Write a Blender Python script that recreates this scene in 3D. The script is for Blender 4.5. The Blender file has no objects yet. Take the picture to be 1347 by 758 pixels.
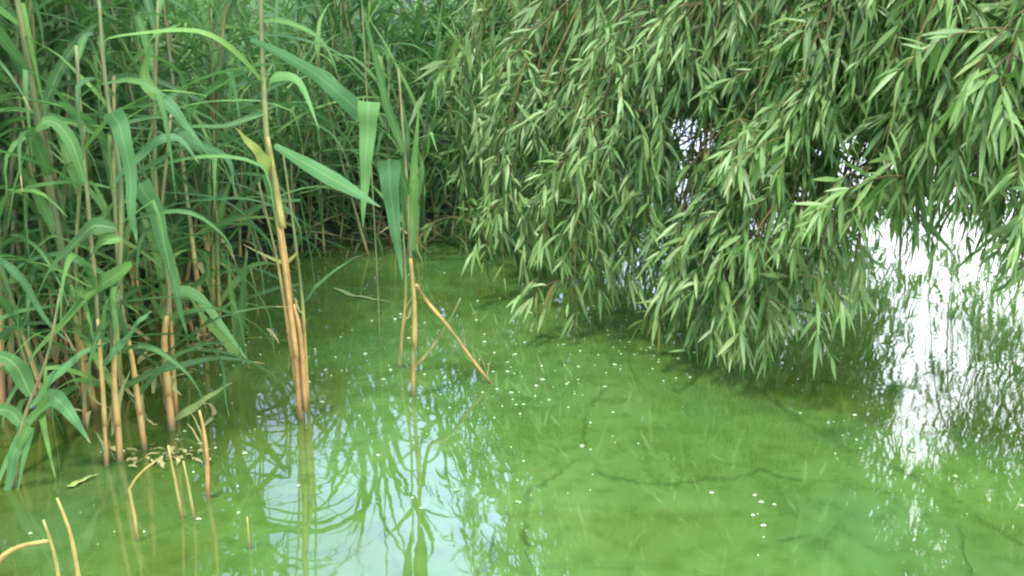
import bpy, math, random
import numpy as np
from mathutils import Vector, Matrix
R = math.radians
random.seed(7); rng = np.random.default_rng(7)
S = bpy.context.scene
COL = S.collection

# ------------------------------------------------------------ camera, sky, sun, exposure
F, PITCH, H = 1300.0, 17.0, 0.80
cd = bpy.data.cameras.new("camera"); cam = bpy.data.objects.new("camera", cd); COL.objects.link(cam)
cd.sensor_width = 36; cd.lens = F / 1347 * 36; cd.clip_start = 0.02; cd.clip_end = 2000
cam.location = (0, 0, H); cam.rotation_euler = (R(90 - PITCH), 0, 0)
S.camera = cam
SUN_EL, SUN_AZ = 66.0, 222.0          # sun stands behind the camera, to the left (azimuth clockwise from +Y)
world = bpy.data.worlds.new("World"); S.world = world; world.use_nodes = True
wn, wl = world.node_tree.nodes, world.node_tree.links
bg = wn["Background"]; bg.inputs[1].default_value = 0.14
sky = wn.new("ShaderNodeTexSky"); sky.sky_type = 'NISHITA'; sky.sun_disc = False
sky.sun_elevation = R(SUN_EL); sky.sun_rotation = R(SUN_AZ); sky.dust_density = 1.0; sky.air_density = 1.6; sky.ozone_density = 2.0
tc = wn.new("ShaderNodeTexCoord"); mp = wn.new("ShaderNodeMapping"); mp.inputs['Scale'].default_value = (1.0, 1.0, 2.2)
mp.inputs['Location'].default_value = (0.55, 0.3, 0.2)
nz = wn.new("ShaderNodeTexNoise"); nz.inputs['Scale'].default_value = 1.6; nz.inputs['Detail'].default_value = 6
rp = wn.new("ShaderNodeValToRGB"); rp.color_ramp.elements[0].position = 0.34; rp.color_ramp.elements[1].position = 0.66
rp.color_ramp.elements[1].color = (0.72, 0.72, 0.72, 1)
rp.color_ramp.elements[0].color = (0.20, 0.20, 0.20, 1)
mx = wn.new("ShaderNodeMix"); mx.data_type = 'RGBA'
mx.inputs['B'].default_value = (15.5, 19.5, 25.5, 1)
wl.new(tc.outputs['Generated'], mp.inputs[0]); wl.new(mp.outputs[0], nz.inputs[0]); wl.new(nz.outputs[0], rp.inputs[0])
sx_ = wn.new("ShaderNodeSeparateXYZ"); wl.new(tc.outputs['Generated'], sx_.inputs[0])
ma_ = wn.new("ShaderNodeMath"); ma_.operation = 'MULTIPLY_ADD'; ma_.use_clamp = True
wl.new(sx_.outputs[0], ma_.inputs[0]); ma_.inputs[1].default_value = 1.3; wl.new(rp.outputs[0], ma_.inputs[2])
wl.new(ma_.outputs[0], mx.inputs['Factor'])
mb_ = wn.new("ShaderNodeMapRange"); mb_.inputs['From Min'].default_value = 0.0; mb_.inputs['From Max'].default_value = 0.38; wl.new(sx_.outputs[0], mb_.inputs['Value'])
mc_ = wn.new("ShaderNodeMix"); mc_.data_type = 'RGBA'; mc_.inputs['A'].default_value = (16.5, 21.0, 33.0, 1); mc_.inputs['B'].default_value = (25.0, 25.5, 27.0, 1)
wl.new(mb_.outputs[0], mc_.inputs['Factor']); wl.new(mc_.outputs['Result'], mx.inputs['B']); wl.new(sky.outputs[0], mx.inputs['A']); wl.new(mx.outputs['Result'], bg.inputs[0])
sd = bpy.data.lights.new("sun", 'SUN'); sun = bpy.data.objects.new("sun", sd); COL.objects.link(sun)
sd.energy = 3.0; sd.angle = R(8); sd.color = (1.0, 0.94, 0.84)
_az, _el = R(SUN_AZ), R(SUN_EL)
sv = Vector((math.sin(_az) * math.cos(_el), math.cos(_az) * math.cos(_el), math.sin(_el)))
sun.rotation_euler = sv.to_track_quat('Z', 'Y').to_euler(); sun.location = sv * 50
S.view_settings.view_transform = 'Standard'; S.view_settings.look = 'None'
S.view_settings.exposure = 0.84; S.view_settings.gamma = 1
S.render.engine = 'CYCLES'
S.cycles.use_denoising = True
S.cycles.max_bounces = 8; S.cycles.diffuse_bounces = 2; S.cycles.transmission_bounces = 4
S.cycles.filter_width = 2.2

# ------------------------------------------------------------ helpers
cp, sp = math.cos(R(PITCH)), math.sin(R(PITCH))
def ray(px, py):
    a, b = (px - 673.5) / F, -(py - 379) / F
    return Vector((a, cp + b * sp, -sp + b * cp))
def P(px, py, Y):                      # the place in the world, at ground distance Y, seen at this pixel of the photograph
    r = ray(px, py); t = Y / r.y
    return Vector((r.x * t, Y, H + r.z * t))
def W(px, py, z=0.0):                  # where the line of sight meets the water
    r = ray(px, py); t = (z - H) / r.z
    return Vector((r.x * t, r.y * t, z))
def new_mesh(name, V, Fc, mat, smooth=True, attrs=None, uv=None):
    me = bpy.data.meshes.new(name)
    V = np.asarray(V, dtype=np.float32)
    me.vertices.add(len(V)); me.vertices.foreach_set('co', V.ravel())
    if isinstance(Fc, np.ndarray) or (Fc and isinstance(Fc[0], np.ndarray)):
        groups = [Fc] if isinstance(Fc, np.ndarray) else Fc
        loops = np.concatenate([g.ravel() for g in groups]).astype(np.int32)
        tot = np.concatenate([np.full(len(g), g.shape[1]) for g in groups])
    else:
        loops = np.array([i for f in Fc for i in f], dtype=np.int32); tot = np.array([len(f) for f in Fc])
    st = np.concatenate([[0], np.cumsum(tot)[:-1]])
    me.loops.add(len(loops)); me.loops.foreach_set('vertex_index', loops)
    me.polygons.add(len(tot)); me.polygons.foreach_set('loop_start', st.astype(np.int32)); me.polygons.foreach_set('loop_total', tot.astype(np.int32))
    me.update(calc_edges=True); me.validate()
    if smooth: me.polygons.foreach_set('use_smooth', np.ones(len(me.polygons), dtype=bool))
    for k, a in (attrs or {}).items():
        at = me.attributes.new(k, 'FLOAT', 'POINT'); at.data.foreach_set('value', np.asarray(a, dtype=np.float32))
    if mat: me.materials.append(mat)
    return me
def link(name, me, parent=None, loc=None, **props):
    o = bpy.data.objects.new(name, me); COL.objects.link(o)
    if parent: o.parent = parent
    if loc is not None: o.location = loc
    for k, v in props.items(): o[k] = v
    return o
def thing(name, label, cat, loc, group=None):
    o = link(name, None, None, loc, label=label, category=cat); o.empty_display_size = 0.05
    if group: o['group'] = group
    return o

# ------------------------------------------------------------ materials
def mat(name):
    m = bpy.data.materials.new(name); m.use_nodes = True
    return m, m.node_tree.nodes, m.node_tree.links, m.node_tree.nodes["Principled BSDF"]
def ramp(n, stops):
    r = n.new("ShaderNodeValToRGB"); e = r.color_ramp.elements
    while len(e) < len(stops): e.new(0.5)
    for x, (p, c) in zip(e, stops): x.position = p; x.color = (*c, 1)
    return r
def noise(n, l, scale, detail=3, vec=None, dist=0.0):
    t = n.new("ShaderNodeTexNoise"); t.inputs['Scale'].default_value = scale; t.inputs['Detail'].default_value = detail; t.inputs['Distortion'].default_value = dist
    if vec is not None: l.new(vec, t.inputs[0])
    return t
def mixc(n, l, f, a, b, mode='MIX'):
    m = n.new("ShaderNodeMix"); m.data_type = 'RGBA'; m.blend_type = mode
    for s, v in (('Factor', f), ('A', a), ('B', b)):
        if isinstance(v, (tuple, float, int)): m.inputs[s].default_value = (*v, 1) if isinstance(v, tuple) else v
        else: l.new(v, m.inputs[s])
    return m.outputs['Result']
def math_(n, l, op, a, b=None, c=None, clamp=False):
    m = n.new("ShaderNodeMath"); m.operation = op; m.use_clamp = clamp
    for i, v in enumerate((a, b, c)):
        if v is None: continue
        if isinstance(v, (int, float)): m.inputs[i].default_value = v
        else: l.new(v, m.inputs[i])
    return m.outputs[0]
def leaf_shader(n, l, bsdf, col, trans=0.3, rough=0.5, spec=0.4):
    l.new(col, bsdf.inputs['Base Color']); bsdf.inputs['Roughness'].default_value = rough; bsdf.inputs['Specular IOR Level'].default_value = spec
    t = n.new("ShaderNodeBsdfTranslucent"); l.new(mixc(n, l, 0.55, col, (0.11, 0.30, 0.03)), t.inputs[0])
    ms = n.new("ShaderNodeMixShader"); ms.inputs[0].default_value = trans
    l.new(bsdf.outputs[0], ms.inputs[1]); l.new(t.outputs[0], ms.inputs[2]); l.new(ms.outputs[0], n["Material Output"].inputs[0])

def make_willow_mat():
    m, n, l, b = mat("willow_leaf")
    at = n.new("ShaderNodeAttribute"); at.attribute_name = "rnd"
    oi = n.new("ShaderNodeObjectInfo")
    f = math_(n, l, 'FRACT', math_(n, l, 'ADD', at.outputs['Fac'], oi.outputs['Random']))
    c = ramp(n, [(0.0, (0.018, 0.056, 0.010)), (0.3, (0.050, 0.142, 0.022)), (0.65, (0.145, 0.315, 0.055)), (0.94, (0.31, 0.48, 0.16)), (1.0, (0.26, 0.20, 0.05))])
    l.new(f, c.inputs[0])
    g = n.new("ShaderNodeNewGeometry")
    col = mixc(n, l, math_(n, l, 'MULTIPLY', g.outputs['Backfacing'], 0.6), c.outputs[0], (0.21, 0.34, 0.11))
    leaf_shader(n, l, b, col, 0.30, 0.40, 0.5)
    return m
def make_reed_leaf_mat(name, stops, trans=0.28):
    m, n, l, b = mat(name)
    oi = n.new("ShaderNodeObjectInfo"); tcn = n.new("ShaderNodeTexCoord")
    at = n.new("ShaderNodeAttribute"); at.attribute_name = "across"
    al = n.new("ShaderNodeAttribute"); al.attribute_name = "along"
    rn = n.new("ShaderNodeAttribute"); rn.attribute_name = "rnd"
    c = ramp(n, stops); l.new(math_(n, l, 'FRACT', math_(n, l, 'ADD', rn.outputs['Fac'], oi.outputs['Random'])), c.inputs[0])
    nn = noise(n, l, 9, 4, tcn.outputs['Object'])
    col = mixc(n, l, math_(n, l, 'MULTIPLY', nn.outputs[0], 0.4), c.outputs[0], (0.058, 0.14, 0.026))
    # lengthwise veins: a fine streaky grain
    cx = n.new("ShaderNodeCombineXYZ"); l.new(math_(n, l, 'MULTIPLY', at.outputs['Fac'], 7.0), cx.inputs[0]); l.new(math_(n, l, 'MULTIPLY', al.outputs['Fac'], 1.5), cx.inputs[1])
    vn = noise(n, l, 2.0, 2, cx.outputs[0])
    col = mixc(n, l, math_(n, l, 'MULTIPLY', vn.outputs[0], 0.35), col, (0.17, 0.34, 0.12))
    mid = math_(n, l, 'MULTIPLY', math_(n, l, 'LESS_THAN', math_(n, l, 'ABSOLUTE', at.outputs['Fac']), 0.10), 0.35)
    col = mixc(n, l, mid, col, (0.30, 0.42, 0.17))
    tip = math_(n, l, 'MULTIPLY', math_(n, l, 'GREATER_THAN', al.outputs['Fac'], math_(n, l, 'ADD', 0.93, math_(n, l, 'MULTIPLY', oi.outputs['Random'], 0.1))), 0.8)
    col = mixc(n, l, tip, col, (0.36, 0.27, 0.11))
    g = n.new("ShaderNodeNewGeometry")
    col = mixc(n, l, math_(n, l, 'MULTIPLY', g.outputs['Backfacing'], 0.30), col, (0.13, 0.32, 0.14))
    bp = n.new("ShaderNodeBump"); bp.inputs['Strength'].default_value = 0.25; bp.inputs['Distance'].default_value = 0.001
    l.new(vn.outputs[0], bp.inputs['Height']); l.new(bp.outputs[0], b.inputs['Normal'])
    leaf_shader(n, l, b, col, trans, 0.55, 0.2)
    return m
def make_stem_mat():
    m, n, l, b = mat("reed_stem")
    at = n.new("ShaderNodeAttribute"); at.attribute_name = "dry"
    tcn = n.new("ShaderNodeTexCoord"); mp = n.new("ShaderNodeMapping"); mp.inputs['Scale'].default_value = (60, 60, 5)
    l.new(tcn.outputs['Object'], mp.inputs[0])
    st = noise(n, l, 1.0, 4, mp.outputs[0])
    f = math_(n, l, 'ADD', at.outputs['Fac'], math_(n, l, 'MULTIPLY', math_(n, l, 'SUBTRACT', st.outputs[0], 0.5), 0.5), clamp=True)
    c = ramp(n, [(0.0, (0.045, 0.12, 0.03)), (0.3, (0.10, 0.18, 0.032)), (0.5, (0.30, 0.25, 0.055)), (0.75, (0.36, 0.22, 0.055)), (1.0, (0.34, 0.16, 0.045))])
    l.new(f, c.inputs[0])
    col = mixc(n, l, math_(n, l, 'MULTIPLY', math_(n, l, 'POWER', st.outputs[0], 2.0), 0.7), c.outputs[0], (0.60, 0.46, 0.20))
    n2 = noise(n, l, 35, 3, tcn.outputs['Object'])
    sp_ = math_(n, l, 'MULTIPLY', math_(n, l, 'SUBTRACT', n2.outputs[0], 0.5, clamp=True), 2.2)
    col = mixc(n, l, sp_, col, (0.10, 0.055, 0.03))
    ge = n.new("ShaderNodeNewGeometry"); sz = n.new("ShaderNodeSeparateXYZ"); l.new(ge.outputs['Position'], sz.inputs[0])
    wet = math_(n, l, 'SUBTRACT', 1.15, math_(n, l, 'MULTIPLY', sz.outputs[2], math_(n, l, 'ADD', 10, math_(n, l, 'MULTIPLY', n2.outputs[0], 50))), clamp=True)
    col = mixc(n, l, math_(n, l, 'MULTIPLY', wet, .8), col, (0.050, 0.055, 0.018))
    gs = noise(n, l, 14, 4, tcn.outputs['Object'], .5)
    col = mixc(n, l, math_(n, l, 'MULTIPLY', math_(n, l, 'SUBTRACT', gs.outputs[0], 0.48, clamp=True), 3.0, clamp=True), col, (0.13, 0.085, 0.045))
    l.new(col, b.inputs['Base Color']); b.inputs['Roughness'].default_value = 0.6
    bp = n.new("ShaderNodeBump"); bp.inputs['Strength'].default_value = 0.4; bp.inputs['Distance'].default_value = 0.001
    l.new(st.outputs[0], bp.inputs['Height']); l.new(bp.outputs[0], b.inputs['Normal'])
    return m
def simple_mat(name, c1, c2, scale, rough=0.8, bump=0.0, dist=0.02):
    m, n, l, b = mat(name); tcn = n.new("ShaderNodeTexCoord")
    nn = noise(n, l, scale, 6, tcn.outputs['Object']); c = ramp(n, [(0.35, c1), (0.65, c2)]); l.new(nn.outputs[0], c.inputs[0])
    l.new(c.outputs[0], b.inputs['Base Color']); b.inputs['Roughness'].default_value = rough
    if bump:
        bp = n.new("ShaderNodeBump"); bp.inputs['Strength'].default_value = bump; bp.inputs['Distance'].default_value = dist
        l.new(nn.outputs[0], bp.inputs['Height']); l.new(bp.outputs[0], b.inputs['Normal'])
    return m
def make_water_mat():
    m, n, l, b = mat("algae_water"); g = n.new("ShaderNodeTexCoord"); pos = g.outputs['Object']
    big = noise(n, l, 0.9, 3, pos, 0.4)
    mid = noise(n, l, 3.2, 5, pos, 0.8)
    fine = noise(n, l, 22, 6, pos, 0.3)
    c = ramp(n, [(0.30, (0.040, 0.090, 0.018)), (0.5, (0.064, 0.142, 0.028)), (0.70, (0.092, 0.178, 0.046))])
    l.new(math_(n, l, 'ADD', math_(n, l, 'MULTIPLY', big.outputs[0], 0.5), math_(n, l, 'MULTIPLY', mid.outputs[0], 0.5)), c.inputs[0])
    # olive, thinner bloom in places
    ol = noise(n, l, 1.7, 4, pos, 1.2); olr = ramp(n, [(0.50, (0, 0, 0)), (0.68, (1, 1, 1))]); l.new(ol.outputs[0], olr.inputs[0])
    col = mixc(n, l, math_(n, l, 'MULTIPLY', olr.outputs[0], 0.6), c.outputs[0], (0.060, 0.082, 0.008))
    # the bloom is thin among the reed stems (lower left)
    sx = n.new("ShaderNodeSeparateXYZ"); l.new(pos, sx.inputs[0])
    lf = math_(n, l, 'MULTIPLY', math_(n, l, 'SUBTRACT', -0.15, math_(n, l, 'ADD', sx.outputs[0], math_(n, l, 'MULTIPLY', mid.outputs[0], 0.3))), 2.2, clamp=True)
    col = mixc(n, l, math_(n, l, 'MULTIPLY', lf, 0.8), col, (0.042, 0.060, 0.008))
    # bluish milky drifts
    bl = noise(n, l, 2.4, 4, pos, 0.6); blr = ramp(n, [(0.52, (0, 0, 0)), (0.72, (1, 1, 1))]); l.new(bl.outputs[0], blr.inputs[0])
    col = mixc(n, l, math_(n, l, 'MULTIPLY', blr.outputs[0], 0.45), col, (0.048, 0.130, 0.045))
    # cracks where the skin of algae has parted: thin wandering contour lines, only here and there
    wv = noise(n, l, 1.15, 4, pos, 0.9)
    ln = math_(n, l, 'SUBTRACT', 1.0, math_(n, l, 'MULTIPLY', math_(n, l, 'ABSOLUTE', math_(n, l, 'SUBTRACT', wv.outputs[0], 0.485)), 100.0), clamp=True)
    mk = noise(n, l, 2.1, 2, pos); mkr = ramp(n, [(0.40, (0, 0, 0)), (0.56, (1, 1, 1))]); l.new(mk.outputs[0], mkr.inputs[0])
    wv2 = noise(n, l, 2.3, 5, pos, 1.6)
    ln2 = math_(n, l, 'SUBTRACT', 1.0, math_(n, l, 'MULTIPLY', math_(n, l, 'ABSOLUTE', math_(n, l, 'SUBTRACT', wv2.outputs[0], 0.51)), 85.0), clamp=True)
    mk2 = noise(n, l, 1.4, 2, pos, 0.5); mk2r = ramp(n, [(0.44, (0, 0, 0)), (0.60, (1, 1, 1))]); l.new(mk2.outputs[0], mk2r.inputs[0])
    cr = math_(n, l, 'ADD', 0.0, math_(n, l, 'MULTIPLY', ln2, mk2r.outputs[0]), clamp=True)
    cr = math_(n, l, 'MULTIPLY', cr, math_(n, l, 'MULTIPLY', fine.outputs[0], 1.1))
    col = mixc(n, l, cr, col, (0.028, 0.065, 0.014))
    fr = ramp(n, [(0.32, (0.70, 0.72, 0.66)), (0.5, (1.0, 1.0, 1.0)), (0.68, (1.16, 1.12, 1.3))]); l.new(fine.outputs[0], fr.inputs[0])
    col = mixc(n, l, 0.7, col, fr.outputs[0], 'MULTIPLY')
    l.new(col, b.inputs['Base Color']); b.inputs['IOR'].default_value = 2.0
    rr = ramp(n, [(0.4, (0.01, 0.01, 0.01)), (0.75, (0.04, 0.04, 0.04))]); l.new(mid.outputs[0], rr.inputs[0])
    l.new(rr.outputs[0], b.inputs['Roughness'])
    wz = noise(n, l, 7, 3, pos, 0.5); bp = n.new("ShaderNodeBump"); bp.inputs['Strength'].default_value = 0.04; bp.inputs['Distance'].default_value = 0.012
    l.new(wz.outputs[0], bp.inputs['Height'])
    l.new(bp.outputs[0], b.inputs['Normal'])
    return m
M_WILLOW = make_willow_mat()
M_RLEAF = make_reed_leaf_mat("reed_leaf", [(0.0, (0.010, 0.045, 0.014)), (0.35, (0.026, 0.098, 0.026)), (0.7, (0.068, 0.180, 0.036)), (1.0, (0.150, 0.28, 0.052))])
M_RDEAD = make_reed_leaf_mat("dry_reed_leaf", [(0.0, (0.30, 0.19, 0.09)), (0.5, (0.42, 0.30, 0.15)), (1.0, (0.36, 0.30, 0.12))], 0.15)
M_RYEL = make_reed_leaf_mat("yellowing_reed_leaf", [(0.0, (0.30, 0.34, 0.07)), (1.0, (0.46, 0.38, 0.12))], 0.2)
M_STEM = make_stem_mat()
M_BARK = simple_mat("willow_bark", (0.05, 0.04, 0.03), (0.16, 0.13, 0.10), 9, 0.9, 0.8)
M_TWIG = simple_mat("willow_twig", (0.085, 0.045, 0.02), (0.17, 0.16, 0.04), 6, 0.6)
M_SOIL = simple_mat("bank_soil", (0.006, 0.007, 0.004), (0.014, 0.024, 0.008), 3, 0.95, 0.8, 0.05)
M_FLECK = simple_mat("pale_fleck", (0.16, 0.30, 0.09), (0.50, 0.58, 0.38), 40, 0.5)
M_WATER = make_water_mat()
def make_scum_mat():
    m, n, l, b = mat("dark_scum"); tcn = n.new("ShaderNodeTexCoord")
    at = n.new("ShaderNodeAttribute"); at.attribute_name = "across"; nn = noise(n, l, 55, 4, tcn.outputs['Object']); n2 = noise(n, l, 6, 3, tcn.outputs['Object'])
    b.inputs['Base Color'].default_value = (0.022, 0.050, 0.010, 1); b.inputs['Roughness'].default_value = 0.05; b.inputs['IOR'].default_value = 1.9
    a = math_(n, l, 'SUBTRACT', math_(n, l, 'ADD', math_(n, l, 'SUBTRACT', 1.0, math_(n, l, 'ABSOLUTE', at.outputs['Fac'])), nn.outputs[0]), 0.75, clamp=True)
    a = math_(n, l, 'MULTIPLY', a, math_(n, l, 'MULTIPLY', math_(n, l, 'SUBTRACT', n2.outputs[0], 0.32), 2.6, clamp=True), clamp=True)
    t = n.new("ShaderNodeBsdfTransparent"); ms = n.new("ShaderNodeMixShader"); l.new(math_(n, l, 'MULTIPLY', a, .85), ms.inputs[0]); l.new(t.outputs[0], ms.inputs[1]); l.new(b.outputs[0], ms.inputs[2]); l.new(ms.outputs[0], n["Material Output"].inputs[0])
    return m
M_SCUM = make_scum_mat()

# ------------------------------------------------------------ ground and water
POND = np.array([(-6, .45), (-6, 1.9), (-1.7, 1.95), (-1.15, 2.25), (-0.9, 2.8), (-0.55, 3.2), (-0.2, 3.35), (0.15, 3.9), (0.5, 5.5), (0.9, 9), (5, 12), (6, 8), (3.2, 5.4), (2.75, 4.6), (2.9, 3.4), (4.5, .45)], float)
def pond_sd(x, y):                      # >0 outside the pond
    d = np.full(x.shape, 1e9); inside = np.zeros(x.shape, bool)
    for i in range(len(POND)):
        a, b = POND[i], POND[(i + 1) % len(POND)]; e = b - a
        t = np.clip(((x - a[0]) * e[0] + (y - a[1]) * e[1]) / (e @ e), 0, 1)
        d = np.minimum(d, np.hypot(x - a[0] - t * e[0], y - a[1] - t * e[1]))
        c = (a[1] > y) != (b[1] > y)
        with np.errstate(divide='ignore', invalid='ignore'):
            xi = a[0] + (y - a[1]) * e[0] / np.where(e[1] == 0, 1e-9, e[1])
        inside ^= c & (x < xi)
    return np.where(inside, -d, d)
def axis(lo, hi, step, far):
    a = np.arange(lo, hi + 1e-6, step); k = np.array([1, 3, 8, 20, 60, 200, 600.])
    return np.concatenate([lo - k[::-1], a, hi + k])
ax, ay = axis(-8, 9, .12, 600), axis(-4, 14, .12, 600)
GX, GY = np.meshgrid(ax, ay)
sdv = pond_sd(GX, GY)
bumps = 0.03 * np.sin(GX * 5.1 + np.sin(GY * 3.3) * 2) * np.cos(GY * 4.3 + GX) + 0.02 * np.sin(GX * 11 + GY * 7)
def ground_h(s): return np.where(s > 0, 0.02 + 0.14 * np.clip(s / 0.5, 0, 1) + 0.16 * np.clip((s - 0.5) / 3, 0, 1), np.maximum(-0.45, 0.02 + s * 0.9))
GZ = ground_h(sdv) + bumps * np.clip(sdv * 2 + 0.3, 0, 1)
nx, ny = len(ax), len(ay)
idx = np.arange(nx * ny).reshape(ny, nx)
quads = np.stack([idx[:-1, :-1], idx[:-1, 1:], idx[1:, 1:], idx[1:, :-1]], -1).reshape(-1, 4)
link('ground', new_mesh('ground', np.stack([GX, GY, GZ], -1).reshape(-1, 3), quads, M_SOIL), kind='structure')
wx, wy = np.linspace(-7, 8, 40), np.linspace(0.1, 13, 40); WX, WY = np.meshgrid(wx, wy); idx = np.arange(1600).reshape(40, 40)
quads = np.stack([idx[:-1, :-1], idx[:-1, 1:], idx[1:, 1:], idx[1:, :-1]], -1).reshape(-1, 4)
link('water', new_mesh('water', np.stack([WX, WY, WX * 0], -1).reshape(-1, 3), quads, M_WATER), kind='structure')

# ------------------------------------------------------------ tubes and ribbons
def spline(pts, n):
    p = [Vector(q) for q in pts]
    if len(p) < 3:
        return [p[0].lerp(p[-1], i / n) for i in range(n + 1)]
    q = [p[0] * 2 - p[1]] + p + [p[-1] * 2 - p[-2]]; out = []
    m = len(p) - 1
    for i in range(n + 1):
        u = i / n * m; k = min(int(u), m - 1); t = u - k
        a, b, c, d = q[k:k + 4]
        out.append(0.5 * ((2 * b) + (c - a) * t + (2 * a - 5 * b + 4 * c - d) * t * t + (3 * b - a - 3 * c + d) * t ** 3))
    return out
def tube(pts, radii, sides=6, cap=True):
    V, Fc = [], []
    n = len(pts)
    for i, p in enumerate(pts):
        t = (pts[min(i + 1, n - 1)] - pts[max(i - 1, 0)]).normalized()
        a = t.cross(Vector((0.31, 0.95, 0.05))).normalized(); b = t.cross(a)
        for k in range(sides):
            w = 2 * math.pi * k / sides
            V.append(p + (a * math.cos(w) + b * math.sin(w)) * radii[i])
    for i in range(n - 1):
        for k in range(sides):
            k2 = (k + 1) % sides
            Fc.append((i * sides + k, i * sides + k2, (i + 1) * sides + k2, (i + 1) * sides + k))
    if cap: Fc.append(tuple(range(sides))[::-1]); Fc.append(tuple(range((n - 1) * sides, n * sides)))
    return V, Fc
def reed_profile(t):
    if t < 0.22: return 0.38 + 0.62 * math.sin(t / 0.22 * math.pi / 2)
    return max(0.0, 1 - ((t - 0.22) / 0.78) ** 1.12)
def fold_profile(t): return .22 + .78 * t ** .8                # a leaf that widens up to its fold
def late_profile(t): return max(0.0, (0.35 + 0.65 * math.sin(min(1, t / .62) * math.pi / 2)) if t < .62 else 1 - ((t - .62) / .38) ** 1.3)
def flap_profile(t): return max(0.0, 1 - t) ** 0.8 if t > 0.12 else 1.0     # a leaf seen from its fold down
def ribbon(pts, width, side, fold=0.25, twist=0.0, profile=reed_profile):
    V, Fc, ac, al = [], [], [], []
    n = len(pts)
    for i, p in enumerate(pts):
        t = (pts[min(i + 1, n - 1)] - pts[max(i - 1, 0)]).normalized(); u = i / (n - 1)
        s = Vector(side); s = (s - t * s.dot(t))
        s = s.normalized() if s.length > 1e-4 else t.orthogonal().normalized()
        p = p + s.cross(t) * (width * .10 * math.sin(u * 17 + width * 900))
        if twist: s = Matrix.Rotation(twist * u, 3, t) @ s
        nn = s.cross(t); w = width * 0.5 * profile(u) + 0.0004
        V += [p - s * w + nn * w * fold, p, p + s * w + nn * w * fold]; ac += [-1, 0, 1]; al += [u] * 3
    for i in range(n - 1):
        a = i * 3
        Fc += [(a, a + 1, a + 4, a + 3), (a + 1, a + 2, a + 5, a + 4)]
    return V, Fc, ac, al
def ribbon_mesh(name, pts, width, side, m, fold=0.25, twist=0.0, profile=reed_profile, origin=None, rnd=None):
    o = Vector(origin) if origin is not None else Vector((0, 0, 0))
    V, Fc, ac, al = ribbon([Vector(p) - o for p in pts], width, side, fold, twist, profile)
    return new_mesh(name, V, Fc, m, attrs={'across': ac, 'along': al, 'rnd': [rnd if rnd is not None else 0.0] * len(V)})
def stem_mesh(name, pts, r0, r1, dry0, dry1, n=None, origin=None, sides=7, seg=0.15, dry_fn=None):
    o = Vector(origin) if origin is not None else Vector((0, 0, 0))
    L = sum((Vector(pts[i + 1]) - Vector(pts[i])).length for i in range(len(pts) - 1))
    n = n or max(8, int(L / 0.025)); sp_ = [q - o for q in spline(pts, n)]
    rad, dry = [], []
    for i in range(n + 1):
        u = i / n; s = u * L; k = (s % seg) / seg
        rad.append((r0 + (r1 - r0) * u) * (1.05 if k < 0.12 else 1.0 - 0.04 * k)); dry.append(dry_fn(u) if dry_fn else dry0 + (dry1 - dry0) * u)
    V, Fc = tube(sp_, rad, sides)
    return new_mesh(name, V, Fc, M_STEM, attrs={'dry': np.repeat(dry, sides)})

# ------------------------------------------------------------ reeds: prototypes
def reed_proto(height, nleaf, wide, seedv, first=0.3, dry_h=0.35, lean=0.06, dead=1):
    rd = random.Random(seedv)
    lx, ly = rd.uniform(-1, 1) * lean, rd.uniform(-1, 1) * lean
    pts = [Vector((0, 0, -0.12)), Vector((lx * .1, ly * .1, height * .3)), Vector((lx * .5, ly * .5, height * .65)), Vector((lx * 1.6, ly * 1.6, height))]
    st = stem_mesh('reed_stem', pts, 0.0062, 0.0022, 1, 0, n=26, sides=6, dry_fn=lambda u: max(0.0, min(1.0, 0.9 - (u * height - dry_h * 0.4) / dry_h)) * 0.9)
    sp_ = spline(pts, 40); out = [('stem', st, Vector((0, 0, 0)))]
    az0 = rd.uniform(0, 6.28)
    for k in range(nleaf):
        u = first + (1 - first) * (k + rd.uniform(-.25, .25)) / nleaf; u = min(max(u, .05), 0.985)
        b = sp_[int(u * 40)]
        az = az0 + math.pi * k + rd.gauss(0, 0.55)
        L = rd.uniform(0.28, 0.50) * (0.7 + 0.5 * math.sin(math.pi * min(1, u))) ; w = wide * rd.uniform(0.75, 1.15)
        el = R(rd.uniform(25, 72)) * (0.9 if k < nleaf - 2 else 1.12)
        hor = Vector((math.cos(az), math.sin(az), 0)); droop = rd.uniform(0.15, 1.7)
        q = Vector((0, 0, 0)); lp = [q.copy()]; ang = el; ns = 11; kink = rd.random() < 0.16; kk = rd.randint(4, 7)
        for i in range(ns):
            q = q + (hor * math.cos(ang) + Vector((0, 0, 1)) * math.sin(ang)) * (L / ns); lp.append(q.copy())
            ang -= droop * 2.0 / ns * (0.4 + i / ns)
            if kink and i == kk: ang = R(rd.uniform(-86, -65))
            ang = max(ang, R(-87))
        me = ribbon_mesh('reed_leaf', lp, w, hor.cross(Vector((0, 0, 1))), M_RLEAF, fold=rd.uniform(.1, .4), twist=rd.uniform(-1.3, 1.3))
        out.append(('leaf', me, b))
    for k in range(dead):
        b = sp_[int(rd.uniform(.06, .22) * 40)]; az = rd.uniform(0, 6.28); hor = Vector((math.cos(az), math.sin(az), 0)); L = rd.uniform(.12, .25)
        lp = [hor * (L * t * 0.7) + Vector((0, 0, L * (0.5 * t - 1.5 * t * t))) for t in [i / 7 for i in range(8)]]
        out.append(('dead_leaf', ribbon_mesh('dead_leaf', lp, 0.012, hor.cross(Vector((0, 0, 1))), M_RDEAD, twist=2.0), b))
    return out
def place_reed(proto, x, y, z, rz, sc, label, group, tilt=(0, 0)):
    e = thing('reed', label, 'reed', (x, y, z), group); e.rotation_euler = (tilt[0], tilt[1], rz); e.scale = (sc, sc, sc)
    for nm, me, b in proto:
        link(nm, me, e, b)
    return e
TALL = [reed_proto(random.uniform(1.25, 1.6), 16, 0.0205, 100 + i, first=.10, dry_h=.33) for i in range(6)]
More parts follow.
